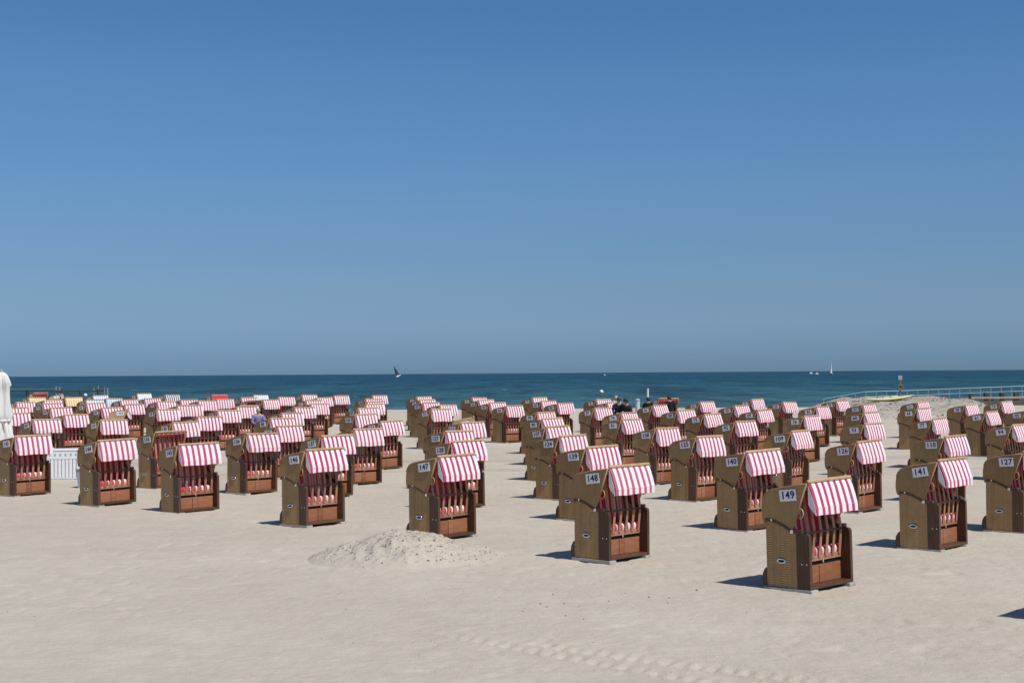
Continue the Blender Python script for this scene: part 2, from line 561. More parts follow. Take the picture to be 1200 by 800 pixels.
# heap of sand in the foreground
PX, PYc = -1.95, 24.25
def pile_z(x, y):
    u = (x - PX); v = (y - PYc)
    r = np.sqrt((u / np.where(u < 0, 1.60, 1.85)) ** 2 + (v / 1.35) ** 2)
    r = r + (vnoise(x * 1.2, y * 1.2, 21) - .5) * .22
    h = .54 * np.clip(1 - r, 0, 1) ** 1.0 * (1 - .30 * np.exp(-(r / .22) ** 2)) * 1.06
    h = h + ss(1.05, .75, r) * ((vnoise(x * 7, y * 7, 22) - .5) * .045 + (vnoise(x * 17, y * 17, 23) - .5) * .035 + (vnoise(x * 3, y * 3, 24) - .5) * .05)
    return ground(x, y) - .03 * ss(.92, 1.15, r) + np.where(r < 1.15, h + .012 * ss(1.1, .9, r), -.05)
pile = empty('sand_pile', (PX, PYc, 0))
tag(pile, 'low heap of loose sand with dark specks in front of the chairs', 'sand pile')
pm = grid_mesh('heap', np.arange(-2.6, 2.6, .03), np.arange(-1.9, 1.9, .03), lambda a, b: pile_z(a + PX, b + PYc), sand_mat('pile_sand', 0.35))
link('heap', pm, pile)
# little stones, shells and weed scattered on heap, sand and mound
def stones(n, fx, sizes, name, mat, parent=None, off=(0, 0, 0)):
    mb = MB()
    for _ in range(n):
        x, y, z = fx()
        s = sizes[0] + (sizes[1] - sizes[0]) * random.random() ** 3.5
        a = random.uniform(0, 6.3)
        pts = []
        for k in range(4):
            t = a + k * math.pi / 2
            pts.append((x - off[0] + s * math.cos(t) * random.uniform(.7, 1.4), y - off[1] + s * math.sin(t) * random.uniform(.6, 1.1), z - off[2] - s * .2))
        pts.append((x - off[0] + s * .2, y - off[1], z - off[2] + s * random.uniform(.4, .9)))
        mb.add(pts, [(0, 1, 4), (1, 2, 4), (2, 3, 4), (3, 0, 4)])
    return link(name, mb.mesh(name, mat), parent)
M['grit'] = nmat('dark_grit', (0.15, 0.13, 0.11), 0.9)
M['shell'] = nmat('pale_shell', (0.75, 0.72, 0.68), 0.6)
def on_pile():
    while True:
        x = random.gauss(PX, .9); y = random.gauss(PYc - .35, .55)
        if ((x - PX) / 1.7) ** 2 + ((y - PYc) / 1.3) ** 2 < 1:
            return x, y, float(pile_z(np.array([x]), np.array([y]))[0])
g = stones(1500, on_pile, (.003, .026), 'grit', M['grit'], pile, (PX, PYc, 0)); g['kind'] = 'stuff'
g = stones(60, on_pile, (.006, .012), 'shell_bits', M['shell'], pile, (PX, PYc, 0)); g['kind'] = 'stuff'
def on_sand():
    y = 9.5 + 26 * random.random() ** 1.3
    x = random.uniform(-.38, .38) * y
    return x, y, gz(x, y)
tag(stones(240, on_sand, (.005, .017), 'beach_litter', M['grit']), 'tiny dark bits of weed and stone scattered over the sand', kind='stuff')
def on_patch():
    x = random.gauss(1.2, .75); y = random.gauss(19.4, .9)
    return x, y, gz(x, y)
tag(stones(70, on_patch, (.006, .03), 'weed_bits', M['grit']), 'loose cluster of dark weed bits on the sand before chair 148', kind='stuff')
tag(stones(120, on_sand, (.005, .011), 'shell_litter', M['shell']), 'tiny white shell bits scattered over the sand', kind='stuff')
def on_mound():
    x = random.uniform(19, 30.5); y = random.uniform(78, 92)
    return x, y, gz(x, y)
tag(stones(1500, on_mound, (.015, .14), 'mound_debris', M['grit']), 'dark lumps and weed stuck in the big sand bank at the right', kind='stuff')

# ------------------------------------------------------------------ the wicker beach chair
DS = 0.81
HB = 0.46                                   # half depth; front plane at y = -HB
def P(*dz):                                 # (depth from front, z) -> (y, z)
    return [(d - HB, z) for d, z in dz]
TOPC = [(.0, .79), (.012, .82), (.04, .838), (.12, .845), (.24, .838), (.34, .845), (.43, .880), (.54, .925), (.66, .962), (.78, .985), (.90, .985)]
HOODC = [(.93, .96), (.966, 1.02), (.978, 1.10), (.975, 1.20), (.955, 1.29), (.915, 1.36), (.85, 1.415), (.76, 1.445), (.60, 1.475), (.40, 1.505), (.20, 1.53), (.0, 1.555)]
W2 = .53

def chair_meshes():
    g = {}
    back = [(d, z) for d, z in TOPC if d >= .34]
    side = P((.28, .055), (.28, .838), *back, (.92, .96), (.92, .055))
    for sx in (-1, 1):
        a, b = sorted((sx * .515, sx * .47))
        g['side_panel', sx] = MB().prism(side, a, b).mesh('side_panel', M['wicker'])
        a, b = sorted((sx * .522, sx * .462))
        g['arm_board', sx] = MB().prism(P((0, .05), *[q for q in TOPC if q[0] <= .24], (.278, .837), (.278, .05)), a, b).mesh('arm_board', M['brown'], bevel=.004)
        a, b = sorted((sx * .550, sx * .465))
        g['arm_trim', sx] = MB().strip(P(*TOPC[3:]), a, b, .052).mesh('arm_trim', M['trim'], bevel=.006)
        a, b = sorted((sx * .545, sx * .515))
        hood = P((.335, .875), *[(d, z + .035) for d, z in TOPC[5:]], *HOODC)
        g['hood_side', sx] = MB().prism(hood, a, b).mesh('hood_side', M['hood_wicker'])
        x = sx * .548
        g['hood_edge', sx] = MB().tube([(x, y, z) for y, z in P(*HOODC[4:])], .010, 5).tube(
            [(x, y, z) for y, z in P((.0, 1.555), (.335, .885))], .012, 5).mesh('hood_edge', M['edge'], True)
        g['bracket', sx] = MB().box(x - .012, x + .012, -HB + .30, -HB + .36, .84, .885).mesh('bracket', M['metal'])
        g['pivot_bolt', sx] = MB().box(x - .014, x + .014, -HB + .74, -HB + .77, 1.0, 1.03).mesh('pivot_bolt', M['metal'])
        x = sx * .53
        g['cord', sx] = MB().tube([(x, y, z) for y, z in P((.165, 1.20), (.115, 1.18), (.095, 1.13), (.115, 1.08), (.16, 1.055), (.20, 1.075))], .010, 5).mesh('cord', M['tan'], True)
        # oval carrying handle
        x = sx * .519
        ring = [(x, -HB + .60 + .085 * math.cos(t), .43 + .028 * math.sin(t)) for t in [k * math.pi / 6 for k in range(13)]]
        h = MB().tube(ring, .016, 5, cap=False)
        g['handle', sx] = h.mesh('handle', M['metal'], True)
        g['grip_hole', sx] = MB().box(x - .004, x + .004, -HB + .54, -HB + .66, .41, .45).mesh('grip_hole', M['dark'])
        a, b = sorted((sx * .528, sx * .52))
        for q, d in (('a', .05), ('b', .15)):
            g['rivet' + q, sx] = MB().box(a, b, -HB + d, -HB + d + .018, .40, .418).mesh('rivet', M['metal'])
        a, b = sorted((sx * .535, sx * .528))
        g['awning_side', sx] = MB().prism(P((.005, 1.53), (-.100, 1.26), (-.122, 1.11), (-.030, 1.200), (.005, 1.26)), a, b).mesh('awning_side', M['flap'])
        a, b = sorted((sx * .514, sx * .508))
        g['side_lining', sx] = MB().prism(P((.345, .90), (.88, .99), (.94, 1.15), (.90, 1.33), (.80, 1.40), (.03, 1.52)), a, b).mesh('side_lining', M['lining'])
        g['runner', sx] = MB().box(*sorted((sx * .54, sx * .38)), -HB - .03, HB + .06, 0.0, .045).mesh('runner', M['runner'])
    g['back_panel', 0] = MB().box(-.468, .468, HB - .04, HB - .002, .056, .95).mesh('back_panel', M['wicker'])
    g['rear_box', 0] = MB().prism(P((.921, .06), (1.04, .06), (1.045, .14), (1.03, .23), (.98, .30), (.921, .33)), -.50, .50).mesh('rear_box', M['brown'])
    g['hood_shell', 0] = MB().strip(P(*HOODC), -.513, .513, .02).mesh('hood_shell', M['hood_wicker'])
    g['hood_lining', 0] = MB().strip(P(*[(d - .03 if d > .3 else d, z - .035) for d, z in HOODC]), -.505, .505, .012).mesh('hood_lining', M['cushion'])
    g['top_bar', 0] = MB().box(-.545, .545, -HB - .022, -HB + .028, 1.560, 1.606).mesh('top_bar', M['tan'], bevel=.012)
    # awning: hanging cloth with slight belly and ripples
    def awn(name, mat, sw=0.0, ph=0.0, dr=0.0):
        line = [(.0, 1.565), (-.045 - sw * .35, 1.465), (-.082 - sw * .7, 1.35), (-.116 - sw, 1.222 + dr * .6), (-.119 - sw, 1.205 + dr * .7), (-.122 - sw * .8, 1.10 + dr)]
        mb = MB(); nx = 22
        for s in (0, 1):
            for i in range(nx + 1):
                x = -W2 + 2 * W2 * i / nx
                for j, (d, z) in enumerate(line):
                    k = j / (len(line) - 1)
                    r = (math.sin(x * 9 + 1.3 + ph) * .008 + math.sin(x * 23 + 2 * ph) * .005) * k - .008 * math.sin(math.pi * (i / nx)) * math.sin(math.pi * k) * -1
                    sag = (.0015 * math.sin(i * 2.4 + 1 + ph) + .006 * math.sin(i * .45 + ph)) * (k ** 3)
                    mb.v.append((x, d - HB + r + s * .006, z + sag))
        n = len(line); o = (nx + 1) * n
        for i in range(nx):
            for j in range(n - 1):
                a = i * n + j
                mb.f.append((a, a + 1, a + n + 1, a + n)); mb.f.append((o + a, o + a + n, o + a + n + 1, o + a + 1))
            a = i * n + n - 1
            mb.f.append((a, o + a, o + a + n, a + n))
        for i in (0, nx):
            for j in range(n - 1):
                a = i * n + j
                mb.f.append((a, o + a, o + a + 1, a + 1))
        return mb.mesh(name, mat, False)
    for q, (sw_, ph_, dr_) in enumerate(((0, 0, 0), (.016, 1.7, .012), (-.014, 3.1, -.008), (.008, 4.4, .02))):
        g['awning_v%d' % q, 0] = awn('awning', M['awning'], sw_, ph_, dr_)
    for k in ('yellow', 'blue', 'teal', 'navy', 'plain'):
        g['awning_' + k, 0] = awn('awning', M['aw_' + k])
    g['seat_cushion', 0] = MB().prism(P((.225, .475), (.205, .50), (.198, .55), (.215, .59), (.26, .605), (.64, .59), (.64, .475)), -.455, .455).mesh('seat_cushion', M['seatcloth'], bevel=.01)
    g['back_cushion', 0] = MB().prism(P((.60, .60), (.73, 1.30), (.80, 1.39), (.86, 1.36), (.83, 1.0), (.72, .60)), -.50, .50).mesh('back_cushion', M['cushion'])
    g['back_cushion_navy', 0] = MB().prism(P((.60, .60), (.73, 1.30), (.80, 1.39), (.86, 1.36), (.83, 1.0), (.72, .60)), -.50, .50).mesh('back_cushion', M['cu_navy'])
    g['hood_lining_navy', 0] = MB().strip(P(*[(d - .03 if d > .3 else d, z - .035) for d, z in HOODC]), -.505, .505, .012).mesh('hood_lining', M['cu_navy'])
    g['seat_box', 0] = MB().box(-.46, .46, -HB + .235, -HB + .80, .09, .47).mesh('seat_box', M['dark'])
    g['seat_rail', 0] = MB().box(-.46, .46, -HB + .195, -HB + .235, .410, .488).mesh('seat_rail', M['slat'], bevel=.005)
    for i, (a, b) in enumerate(((-.455, -.075), (.075, .455))):
        g['drawer_front', i] = MB().box(a, b, -HB + .205, -HB + .235, .098, .352).mesh('drawer_front', M['panel'], bevel=.004)
    g['centre_stile', 0] = MB().box(-.067, .067, -HB + .200, -HB + .235, .098, .356).mesh('centre_stile', M['panel'], bevel=.004)
    g['latch', 0] = MB().box(-.014, .014, -HB + .176, -HB + .194, .38, .44).mesh('latch', M['metal'])
    g['sill', 0] = MB().box(-.505, .505, -HB + .005, -HB + .26, .05, .097).mesh('sill', M['brown'], bevel=.006)
    # grille
    a0 = Vector((0, -HB + .184, .465)); a1 = Vector((0, -HB + .135, .835)); a2 = Vector((0, -HB + .235, 1.42))
    g['grille_rail', 0] = MB().box(-.462, .462, -HB + .122, -HB + .126, .822, .85).mesh('grille_rail', M['brown'])
    g['upper_rail', 0] = MB().box(-.45, .45, -HB + .255, -HB + .275, 1.39, 1.425).mesh('grille_rail', M['brown'])
    def slatbox(mb, x, p, q, w, t=.016, x2=None):
        x2 = x if x2 is None else x2
        d = (q - p).normalized(); nrm = Vector((0, -d.z, d.y))
        vs = []
        for s, xx in ((p, x), (q, x2)):
            for u in (-w, w):
                for v in (-t / 2, t / 2):
                    vs.append(Vector((xx + u, 0, 0)) + s + nrm * v)
        mb.add(vs, [(0, 1, 3, 2), (4, 6, 7, 5), (0, 4, 5, 1), (2, 3, 7, 6), (0, 2, 6, 4), (1, 5, 7, 3)])
        return mb
    joined = MB()
    for i in range(6):
        x = -.405 + i * .162
        g['slat_low', i] = slatbox(MB(), x, a0, a1, .026).mesh('slat', M['slat'])
        g['slat_up', i] = slatbox(MB(), x, a1, a2, .027, x2=x * .96).mesh('slat', M['slat'])
        slatbox(joined, x, a0, a1, .026); slatbox(joined, x, a1, a2, .027, x2=x * .96)
    joined.box(-.462, .462, -HB + .120, -HB + .126, .822, .85)
    g['grille', 0] = joined.mesh('grille', M['slat'])
    g['plate', 0] = MB().box(-.583, -.574, -.142, .142, -.082, .082).mesh('number_plate', M['plate'])
    # the chairs are shallower and a little wider than first drawn: bring every mesh to size
    for (k, _), me in g.items():
        if k == 'plate':
            continue
        sx_ = 1.0 if k.startswith('top_bar') or k.startswith('awning') else 1.045
        for v in me.vertices:
            v.co.x *= sx_
            if v.co.y > -HB:
                v.co.y = (v.co.y + HB) * DS - HB
    return g

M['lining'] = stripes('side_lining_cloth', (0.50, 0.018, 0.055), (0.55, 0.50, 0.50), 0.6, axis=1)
G = chair_meshes()

_num_cache = {}
PALE = {}
def number_mesh(n):
    if n in _num_cache:
        return _num_cache[n]
    cu = bpy.data.curves.new('t', 'FONT')
    cu.body = str(n); cu.size = .150; cu.align_x = 'CENTER'; cu.align_y = 'CENTER'; cu.extrude = .0015
    cu.offset = .0030; cu.space_character = 1.08
    cu.resolution_u = 3
    o = bpy.data.objects.new('t', cu)
    COL.objects.link(o)
    bpy.context.view_layer.update()
    me = bpy.data.meshes.new_from_object(o.evaluated_get(bpy.context.evaluated_depsgraph_get()))
    me.name = 'number'
    me.materials.clear(); me.materials.append(M['ink'])
    bpy.data.objects.remove(o)
    Mx = Matrix(((0, 0, -1, -.5855), (-1, 0, 0, 0), (0, 1, 0, 0), (0, 0, 0, 1)))
    me.transform(Mx)
    _num_cache[n] = me
    return me

def make_chair(n, x, y, yaw, kind):
    near = y < 44
    z = gz_smooth(x, y) - random.uniform(0, .018)
    t = empty('beach_chair', (x, y, z), R(yaw))
    t.rotation_euler = (R(random.uniform(-1.1, 1.1)), R(random.uniform(-1.1, 1.1)), R(yaw + random.uniform(-1.6, 1.6)))
    open_ = kind in ('o', 'or', 'on', 'out')
    for sx in (-1, 1):
        for k in ('side_panel', 'arm_board', 'arm_trim', 'hood_side', 'hood_edge', 'side_lining', 'runner'):
            link(k, G[k, sx], t)
        if near:
            for k in ('bracket', 'pivot_bolt', 'cord', 'riveta', 'rivetb', 'handle'):
                o = link(k.replace('riveta', 'rivet').replace('rivetb', 'rivet'), G[k, sx], t)
                if k == 'handle':
                    link('grip_hole', G['grip_hole', sx], o)
        if not open_:
            link('awning_side', G['awning_side', sx], t)
    for k in ('back_panel', 'rear_box', 'hood_shell', 'top_bar', 'seat_cushion', 'seat_box', 'seat_rail', 'centre_stile', 'sill'):
        link(k, G[k, 0], t)
    nv = '_navy' if kind == 'on' else ''
    link('back_cushion', G['back_cushion' + nv, 0], t)
    link('hood_lining', G['hood_lining' + nv, 0], t)
    link('drawer_front', G['drawer_front', 0], t); link('drawer_front', G['drawer_front', 1], t)
    if not open_:
        am = {'y': 'awning_yellow', 'b': 'awning_blue', 't': 'awning_teal', 'k': 'awning_navy', 'r': 'awning_plain'}.get(kind, 'awning_v%d' % random.choice((0, 0, 1, 2, 3)))
        link('awning', G[am, 0], t)
    if kind in ('', 'y', 'b', 't', 'r', 'k', 'o') :
        if near:
            gr = link('grille', G['grille_rail', 0], t)
            link('upper_rail', G['upper_rail', 0], gr)
            for i in range(6):
                link('slat', G['slat_low', i], gr); link('slat', G['slat_up', i], gr)
            link('latch', G['latch', 0], t)
        else:
            link('grille', G['grille', 0], t)
    if kind == 'turn':
        for ch in t.children:
            if ch.data in (G['hood_side', -1], G['hood_shell', 0]):
                for s_ in (ch,):
                    me2 = PALE.setdefault(ch.data.name, None) or ch.data.copy()
                    me2.materials[0] = M['pale_wicker']; PALE[ch.data.name] = me2
                    PALE[me2.name] = me2
                    ch.data = me2
    pl = link('number_plate', G['plate', 0], t)
    pl.location = (0, -HB + .39 * DS, 1.38)
    pl.rotation_euler = (R(-7 + random.uniform(-3, 3)), 0, 0)
    link('number', number_mesh(n), pl)
    return t

CHAIRS = [
    (143, -12.95, 37.64, 52.6, ''), (144, -9.89, 34.65, 52.0, ''), (145, -7.5, 32.91, 47.0, ''), (146, -4.23, 29.82, 52.0, ''),
    (147, -1.41, 27.27, 52.2, ''), (148, 1.6, 24.07, 46.1, ''), (149, 4.27, 20.87, 44.1, ''), (150, 7.38, 17.8, 47.9, ''),
    (135, -9.83, 39.8, 54.4, 'o'), (136, -6.96, 37.73, 50.2, ''), (137, -4.8, 36.4, 48.6, ''), (138, -1.36, 33.25, 46.0, ''),
    (139, 1.54, 30.59, 49.6, ''), (140, 4.66, 28.57, 43.6, ''), (141, 7.37, 25.26, 48.9, ''), (118, -19.63, 55.72, 45.8, ''),
    (101, -16.47, 49.56, 48.9, ''), (102, -16.84, 54.0, 53.0, ''), (68, -20.08, 62.47, 49.9, ''), (50, -21.99, 62.31, 48.7, ''),
    (33, -24.52, 70.82, 51.7, ''), (64, -27.01, 80.04, 50.8, 'y'), (1, -32.87, 98.52, 49.5, 'or'), (34, -22.3, 68.32, 48.4, ''),
    (35, -24.3, 74.43, 51.8, ''), (2, -24.75, 79.47, 51.8, 'y'), (3, -29.68, 92.26, 104, 'turn'), (51, -20.13, 67.83, 51.5, ''),
    (36, -22.19, 74.7, 51.8, 'b'), (4, -24.93, 85.22, 51.8, 'b'), (13, -21.89, 77.05, 51.8, 'b'), (69, -17.55, 61.42, 50.7, ''),
    (119, -13.97, 48.83, 50.9, ''), (103, -16.69, 60.06, 104, 'turn'), (52, -17.85, 66.08, 49.0, ''), (31, -20.26, 74.24, 50.9, ''),
    (83, -23.63, 90.27, 51.8, 't'), (30, -19.66, 76.5, 51.8, ''), (82, -20.98, 86.48, 51.3, 'k'), (53, -17.48, 70.64, 47.0, ''),
    (70, -14.53, 58.85, 45.8, ''), (120, -10.99, 46.5, 52.3, ''), (104, -11.24, 51.17, 50.7, ''), (87, -11.63, 56.92, 46.2, ''),
    (65, -14.87, 63.66, 50.7, ''), (49, -14.83, 64.58, 51.8, ''), (32, -16.95, 73.46, 47.4, ''), (47, -15.5, 70.89, 49.0, ''),
    (81, -17.52, 83.94, 48.0, 'r'), (17, -15.17, 73.81, 45.8, ''), (16, -14.48, 76.89, 47.2, ''), (79, -14.99, 83.03, 49.9, 't'),
    (48, -13.21, 71.81, 50.4, 'on'), (18, -12.61, 72.41, 51.8, ''), (72, -11.81, 61.34, 51.8, ''), (67, -11.91, 62.69, 51.8, ''),
    (14, -12.56, 77.27, 46.1, ''), (80, -12.2, 83.35, 45.8, ''), (21, -10.12, 70.36, 48.3, ''), (20, -10.19, 74.99, 46.4, ''),
    (19, -9.82, 79.22, 46.0, ''), (37, -9.11, 64.81, 51.0, ''), (54, -9.02, 59.77, 47.2, ''), (71, -8.74, 54.24, 51.1, ''),
    (88, -8.3, 49.29, 50.2, ''), (105, -7.13, 43.38, 52.8, ''), (63, -7.72, 79.59, 46.7, ''), (38, -7.43, 72.71, 45.8, ''),
    (55, -6.87, 68.21, 46.3, ''), (66, -6.45, 63.65, 47.7, ''), (89, -6.24, 58.74, 46.0, ''), (106, -5.74, 52.51, 51.0, ''),
    (122, -4.45, 40.66, 49.2, ''), (121, -4.32, 46.71, 52.1, ''), (5, -5.06, 76.21, 47.0, ''), (22, -4.6, 71.26, 48.1, ''),
    (39, -4.1, 65.6, 49.0, ''), (56, -3.19, 62.37, 48.4, ''), (73, -3.19, 56.74, 46.4, ''), (86, -1.78, 49.19, 92, 'turn'),
    (111, -1.61, 45.11, 48.8, ''), (123, -1.84, 38.78, 49.7, ''), (6, -2.06, 73.77, 45.8, ''), (23, -1.59, 69.08, 46.8, ''),
    (40, -1.01, 64.92, 46.9, ''), (62, -0.28, 60.63, 49.8, ''), (7, 1.08, 72.98, 45.8, ''), (24, 1.36, 66.99, 47.0, ''),
    (46, 2.0, 63.62, 49.0, ''), (78, 0.88, 53.37, 50.3, ''), (90, 0.99, 47.81, 49.5, ''), (107, 0.98, 41.59, 49.8, ''),
    (124, 1.13, 35.49, 50.5, ''), (8, 4.06, 69.17, 46.0, ''), (29, 4.23, 64.37, 48.1, ''), (57, 3.26, 56.92, 49.3, ''),
    (74, 3.88, 52.43, 51.9, ''), (91, 3.5, 46.45, 48.8, ''), (108, 3.93, 39.82, 48.6, ''), (41, 5.83, 59.92, 49.6, ''),
    (58, 6.23, 54.11, 46.1, ''), (25, 8.38, 64.07, 48.6, ''), (75, 6.69, 50.39, 50.6, ''), (125, 4.4, 34.77, 47.8, ''),
    (42, 9.06, 58.75, 49.4, ''), (92, 6.93, 44.71, 47.2, ''), (9, 11.21, 67.44, 49.8, ''), (59, 9.15, 54.0, 49.2, ''),
    (26, 11.8, 62.68, 45.8, ''), (76, 9.77, 48.43, 49.6, ''), (109, 7.15, 37.55, 53.2, ''), (43, 11.94, 56.68, 49.0, ''),
    (10, 14.53, 64.6, 48.2, ''), (27, 14.44, 59.23, 47.6, ''), (60, 12.39, 50.94, 48.0, ''), (93, 10.35, 42.57, 47.2, ''),
    (126, 7.6, 31.98, 48.1, ''), (11, 17.45, 62.01, 48.2, ''), (44, 15.32, 54.61, 49.6, ''), (77, 13.2, 45.56, 50.6, ''),
    (110, 10.15, 34.12, 47.6, ''), (28, 18.4, 58.41, 48.0, ''), (61, 16.6, 50.58, 49.1, ''), (12, 20.83, 61.25, 47.6, ''),
    (94, 14.0, 40.52, 47.9, ''), (45, 18.62, 52.25, 48.2, ''), (127, 9.77, 27.93, 47.7, ''), (15, 7.44, 69.83, 25, 'out'),
]
def ordinal(k):
    return ['first', 'second', 'third', 'fourth', 'fifth', 'sixth', 'seventh', 'eighth', 'ninth', 'tenth'][k]

LOOK = {'': 'red and white striped awning', 'o': 'its awning folded away, striped lining showing', 'or': 'open hood and no awning, red striped lining',
        'on': 'awning off and dark striped lining showing', 'out': 'hood open toward the sea and no awning', 'y': 'yellow and cream striped awning',
        'b': 'pale blue and white striped awning', 't': 'very pale blue green awning', 'k': 'black and white striped awning', 'r': 'plain red awning',
        'turn': 'tan wicker side turned to the camera'}
ORD = ['nearest', 'second nearest', 'third nearest', 'fourth nearest', 'fifth nearest', 'sixth nearest', 'seventh nearest', 'eighth nearest',
       'ninth nearest', 'tenth nearest', 'eleventh nearest', 'twelfth nearest', 'thirteenth nearest', 'fourteenth nearest']
ZONES = [(60, 'beside the folded parasol'), (128, 'below the jetty end'), (200, 'left of the plain red awning'), (275, 'below the plain red awning'),
         (345, 'around the person in purple'), (415, 'left of the dark sailing boat'), (475, 'below the dark sailing boat'), (570, 'right of the dark sailing boat'),
         (680, 'in the middle cluster'), (790, 'below the standing people'), (870, 'just right of the people'), (940, 'left of the white sailing boat'),
         (1000, 'below the white sailing boat'), (1060, 'below the yellow kayak'), (1130, 'before the sand bank'), (9999, 'by the breakwater')]
def zone(i):
    n, x, y, yaw, k = CHAIRS[i]
    px = 600 + 1667 * x / y
    return next(j for j, z_ in enumerate(ZONES) if px < z_[0])
def label_for(i):
    n, x, y, yaw, k = CHAIRS[i]
    if n == 150:
        return 'striped beach chair just outside the right edge, only its shadow seen on the sand'
    zi = zone(i)
    rank = sum(1 for j in range(len(CHAIRS)) if j != i and CHAIRS[j][0] != 150 and zone(j) == zi and CHAIRS[j][2] < y)
    short = {'': 'red and white awning', 'o': 'no awning', 'or': 'no awning, red lining', 'on': 'dark lining', 'out': 'no awning',
             'y': 'yellow striped awning', 'b': 'pale blue striped awning', 't': 'pale teal awning', 'k': 'black and white awning', 'r': 'plain red awning',
             'turn': 'sideways tan hood'}[k]
    num = ' plate %d' % n if (y < 50 and k != 'turn') else ''
    return 'beach chair%s, %s, %s %s' % (num, short, ORD[rank], ZONES[zi][1])

for i, (n, x, y, yaw, k) in enumerate(CHAIRS):
    t = make_chair(n, x, y, yaw, k)
    tag(t, label_for(i), 'beach chair', 'numbered wicker beach chairs standing on the sand')

# ------------------------------------------------------------------ folded parasol at the left edge
M['canvas'] = nmat('white_canvas', (0.74, 0.73, 0.70), 0.85, 0, 0.15)
M['pole'] = woody('pole_wood', (0.40, 0.30, 0.2), (0.55, 0.42, 0.3), 0.5, (3, 3, 3))
ux, uy = -14.36, 40.0
um = empty('folded_parasol', (ux, uy, -.08))
tag(um, 'folded white parasol tied round its pole behind the leftmost chair', 'parasol')
mb = MB(); seg = 96; rings = [(3.34, .03), (3.31, .10), (3.24, .155), (3.10, .185), (2.98, .20), (2.9, .165), (2.7, .165), (2.5, .18), (2.3, .20), (2.15, .22), (2.02, .21), (1.95, .17), (1.86, .20), (1.7, .24), (1.5, .27), (1.38, .28)]
for z, r in rings:
    for k in range(seg):
        a = 2 * math.pi * k / seg
        w = 1 + .30 * math.sin(7 * a + 1.1 * math.sin(z * 2.1)) * min(1, (3.34 - z) * 3) + .07 * math.sin(16 * a + 2 * math.sin(z * 4)) + .05 * math.sin(3 * a + z * 3)
        zz = z - (.10 * (1 + math.sin(4 * a)) if z < 1.45 else 0)
        mb.v.append((r * w * math.cos(a), r * w * math.sin(a), zz))
for i in range(len(rings) - 1):
    for k in range(seg):
        mb.f.append((i * seg + k, i * seg + (k + 1) % seg, (i + 1) * seg + (k + 1) % seg, (i + 1) * seg + k))
mb.f.append(tuple(range(seg)))
link('canopy', mb.mesh('canopy', M['canvas'], True), um)
link('pole', MB().tube([(0, 0, .1), (0, 0, 3.36)], .028, 8).mesh('pole', M['pole']), um)
link('finial', MB().tube([(0, 0, 3.33), (0, 0, 3.37), (0, 0, 3.42)], [.04, .045, .01], 8).mesh('finial', M['pole'], True), um)
link('tie_strap', MB().tube([(0.0 + .215 * math.cos(a), .215 * math.sin(a), 1.97) for a in [k * math.pi / 10 for k in range(21)]], .035, 5).mesh('tie_strap', M['canvas'], True), um)
link('foot', MB().box(-.35, .35, -.35, .35, .0, .1).mesh('foot', nmat('concrete', (.4, .39, .37), .9), bevel=.02), um)
link('brace_rod', MB().tube([(.10, -.16, 1.9), (.26, -.2, 1.25)], .016, 6).mesh('brace_rod', M['pole']), um)

# ------------------------------------------------------------------ white slatted box and grey bin
M['wplast'] = nmat('white_paint', (0.78, 0.79, 0.80), 0.5)
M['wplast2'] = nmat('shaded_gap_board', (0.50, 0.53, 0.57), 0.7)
M['binp'] = nmat('grey_plastic', (0.36, 0.40, 0.43), 0.5)
bx = empty('slatted_box', (-13.62, 43.1, 0.0), R(6))
tag(bx, 'white slatted storage box with a perforated top band beside the grey bin', 'storage box')
link('body', MB().box(-.66, .60, .02, .62, .05, .86).mesh('body', M['wplast2']), bx)
lid = MB().box(-.70, .64, -.03, .66, .87, .915).mesh('lid', M['wplast'], bevel=.008)
link('lid', lid, bx)
link('upper_band', MB().box(-.68, .62, -.012, .018, .62, .868).mesh('upper_band', M['wplast'], bevel=.005), bx)
for i in range(8):
    x = -.56 + i * .155
    o = link('vent_slot', MB().box(x, x + .05, -.0155, -.0125, .715, .79, Matrix.Identity(4)).mesh('vent_slot', M['binp']), bx)
for i in range(12):
    x = -.675 + i * .1085
    link('slat', MB().box(x, x + .085, -.012, .015, .06, .61).mesh('slat', M['wplast'], bevel=.005), bx)
link('bottom_rail', MB().box(-.68, .62, -.006, .016, .02, .058).mesh('bottom_rail', M['wplast']), bx)
bn = empty('grey_bin', (-11.93, 39.95, 0.0), R(-8))
tag(bn, 'small grey plastic bin half hidden by the chair with plate 144', 'bin')
mb = MB()
mb.add([(-.20, -.16, .01), (.20, -.16, .01), (.20, .16, .01), (-.20, .16, .01), (-.25, -.20, .52), (.25, -.20, .52), (.25, .20, .52), (-.25, .20, .52)],
       [(0, 3, 2, 1), (0, 1, 5, 4), (1, 2, 6, 5), (2, 3, 7, 6), (3, 0, 4, 7)])
link('body', mb.mesh('body', M['binp']), bn)
link('rim', MB().tube([(-.26, -.21, .53), (.26, -.21, .53), (.26, .21, .53), (-.26, .21, .53), (-.26, -.2, .53)], .018, 5).mesh('rim', M['binp']), bn)

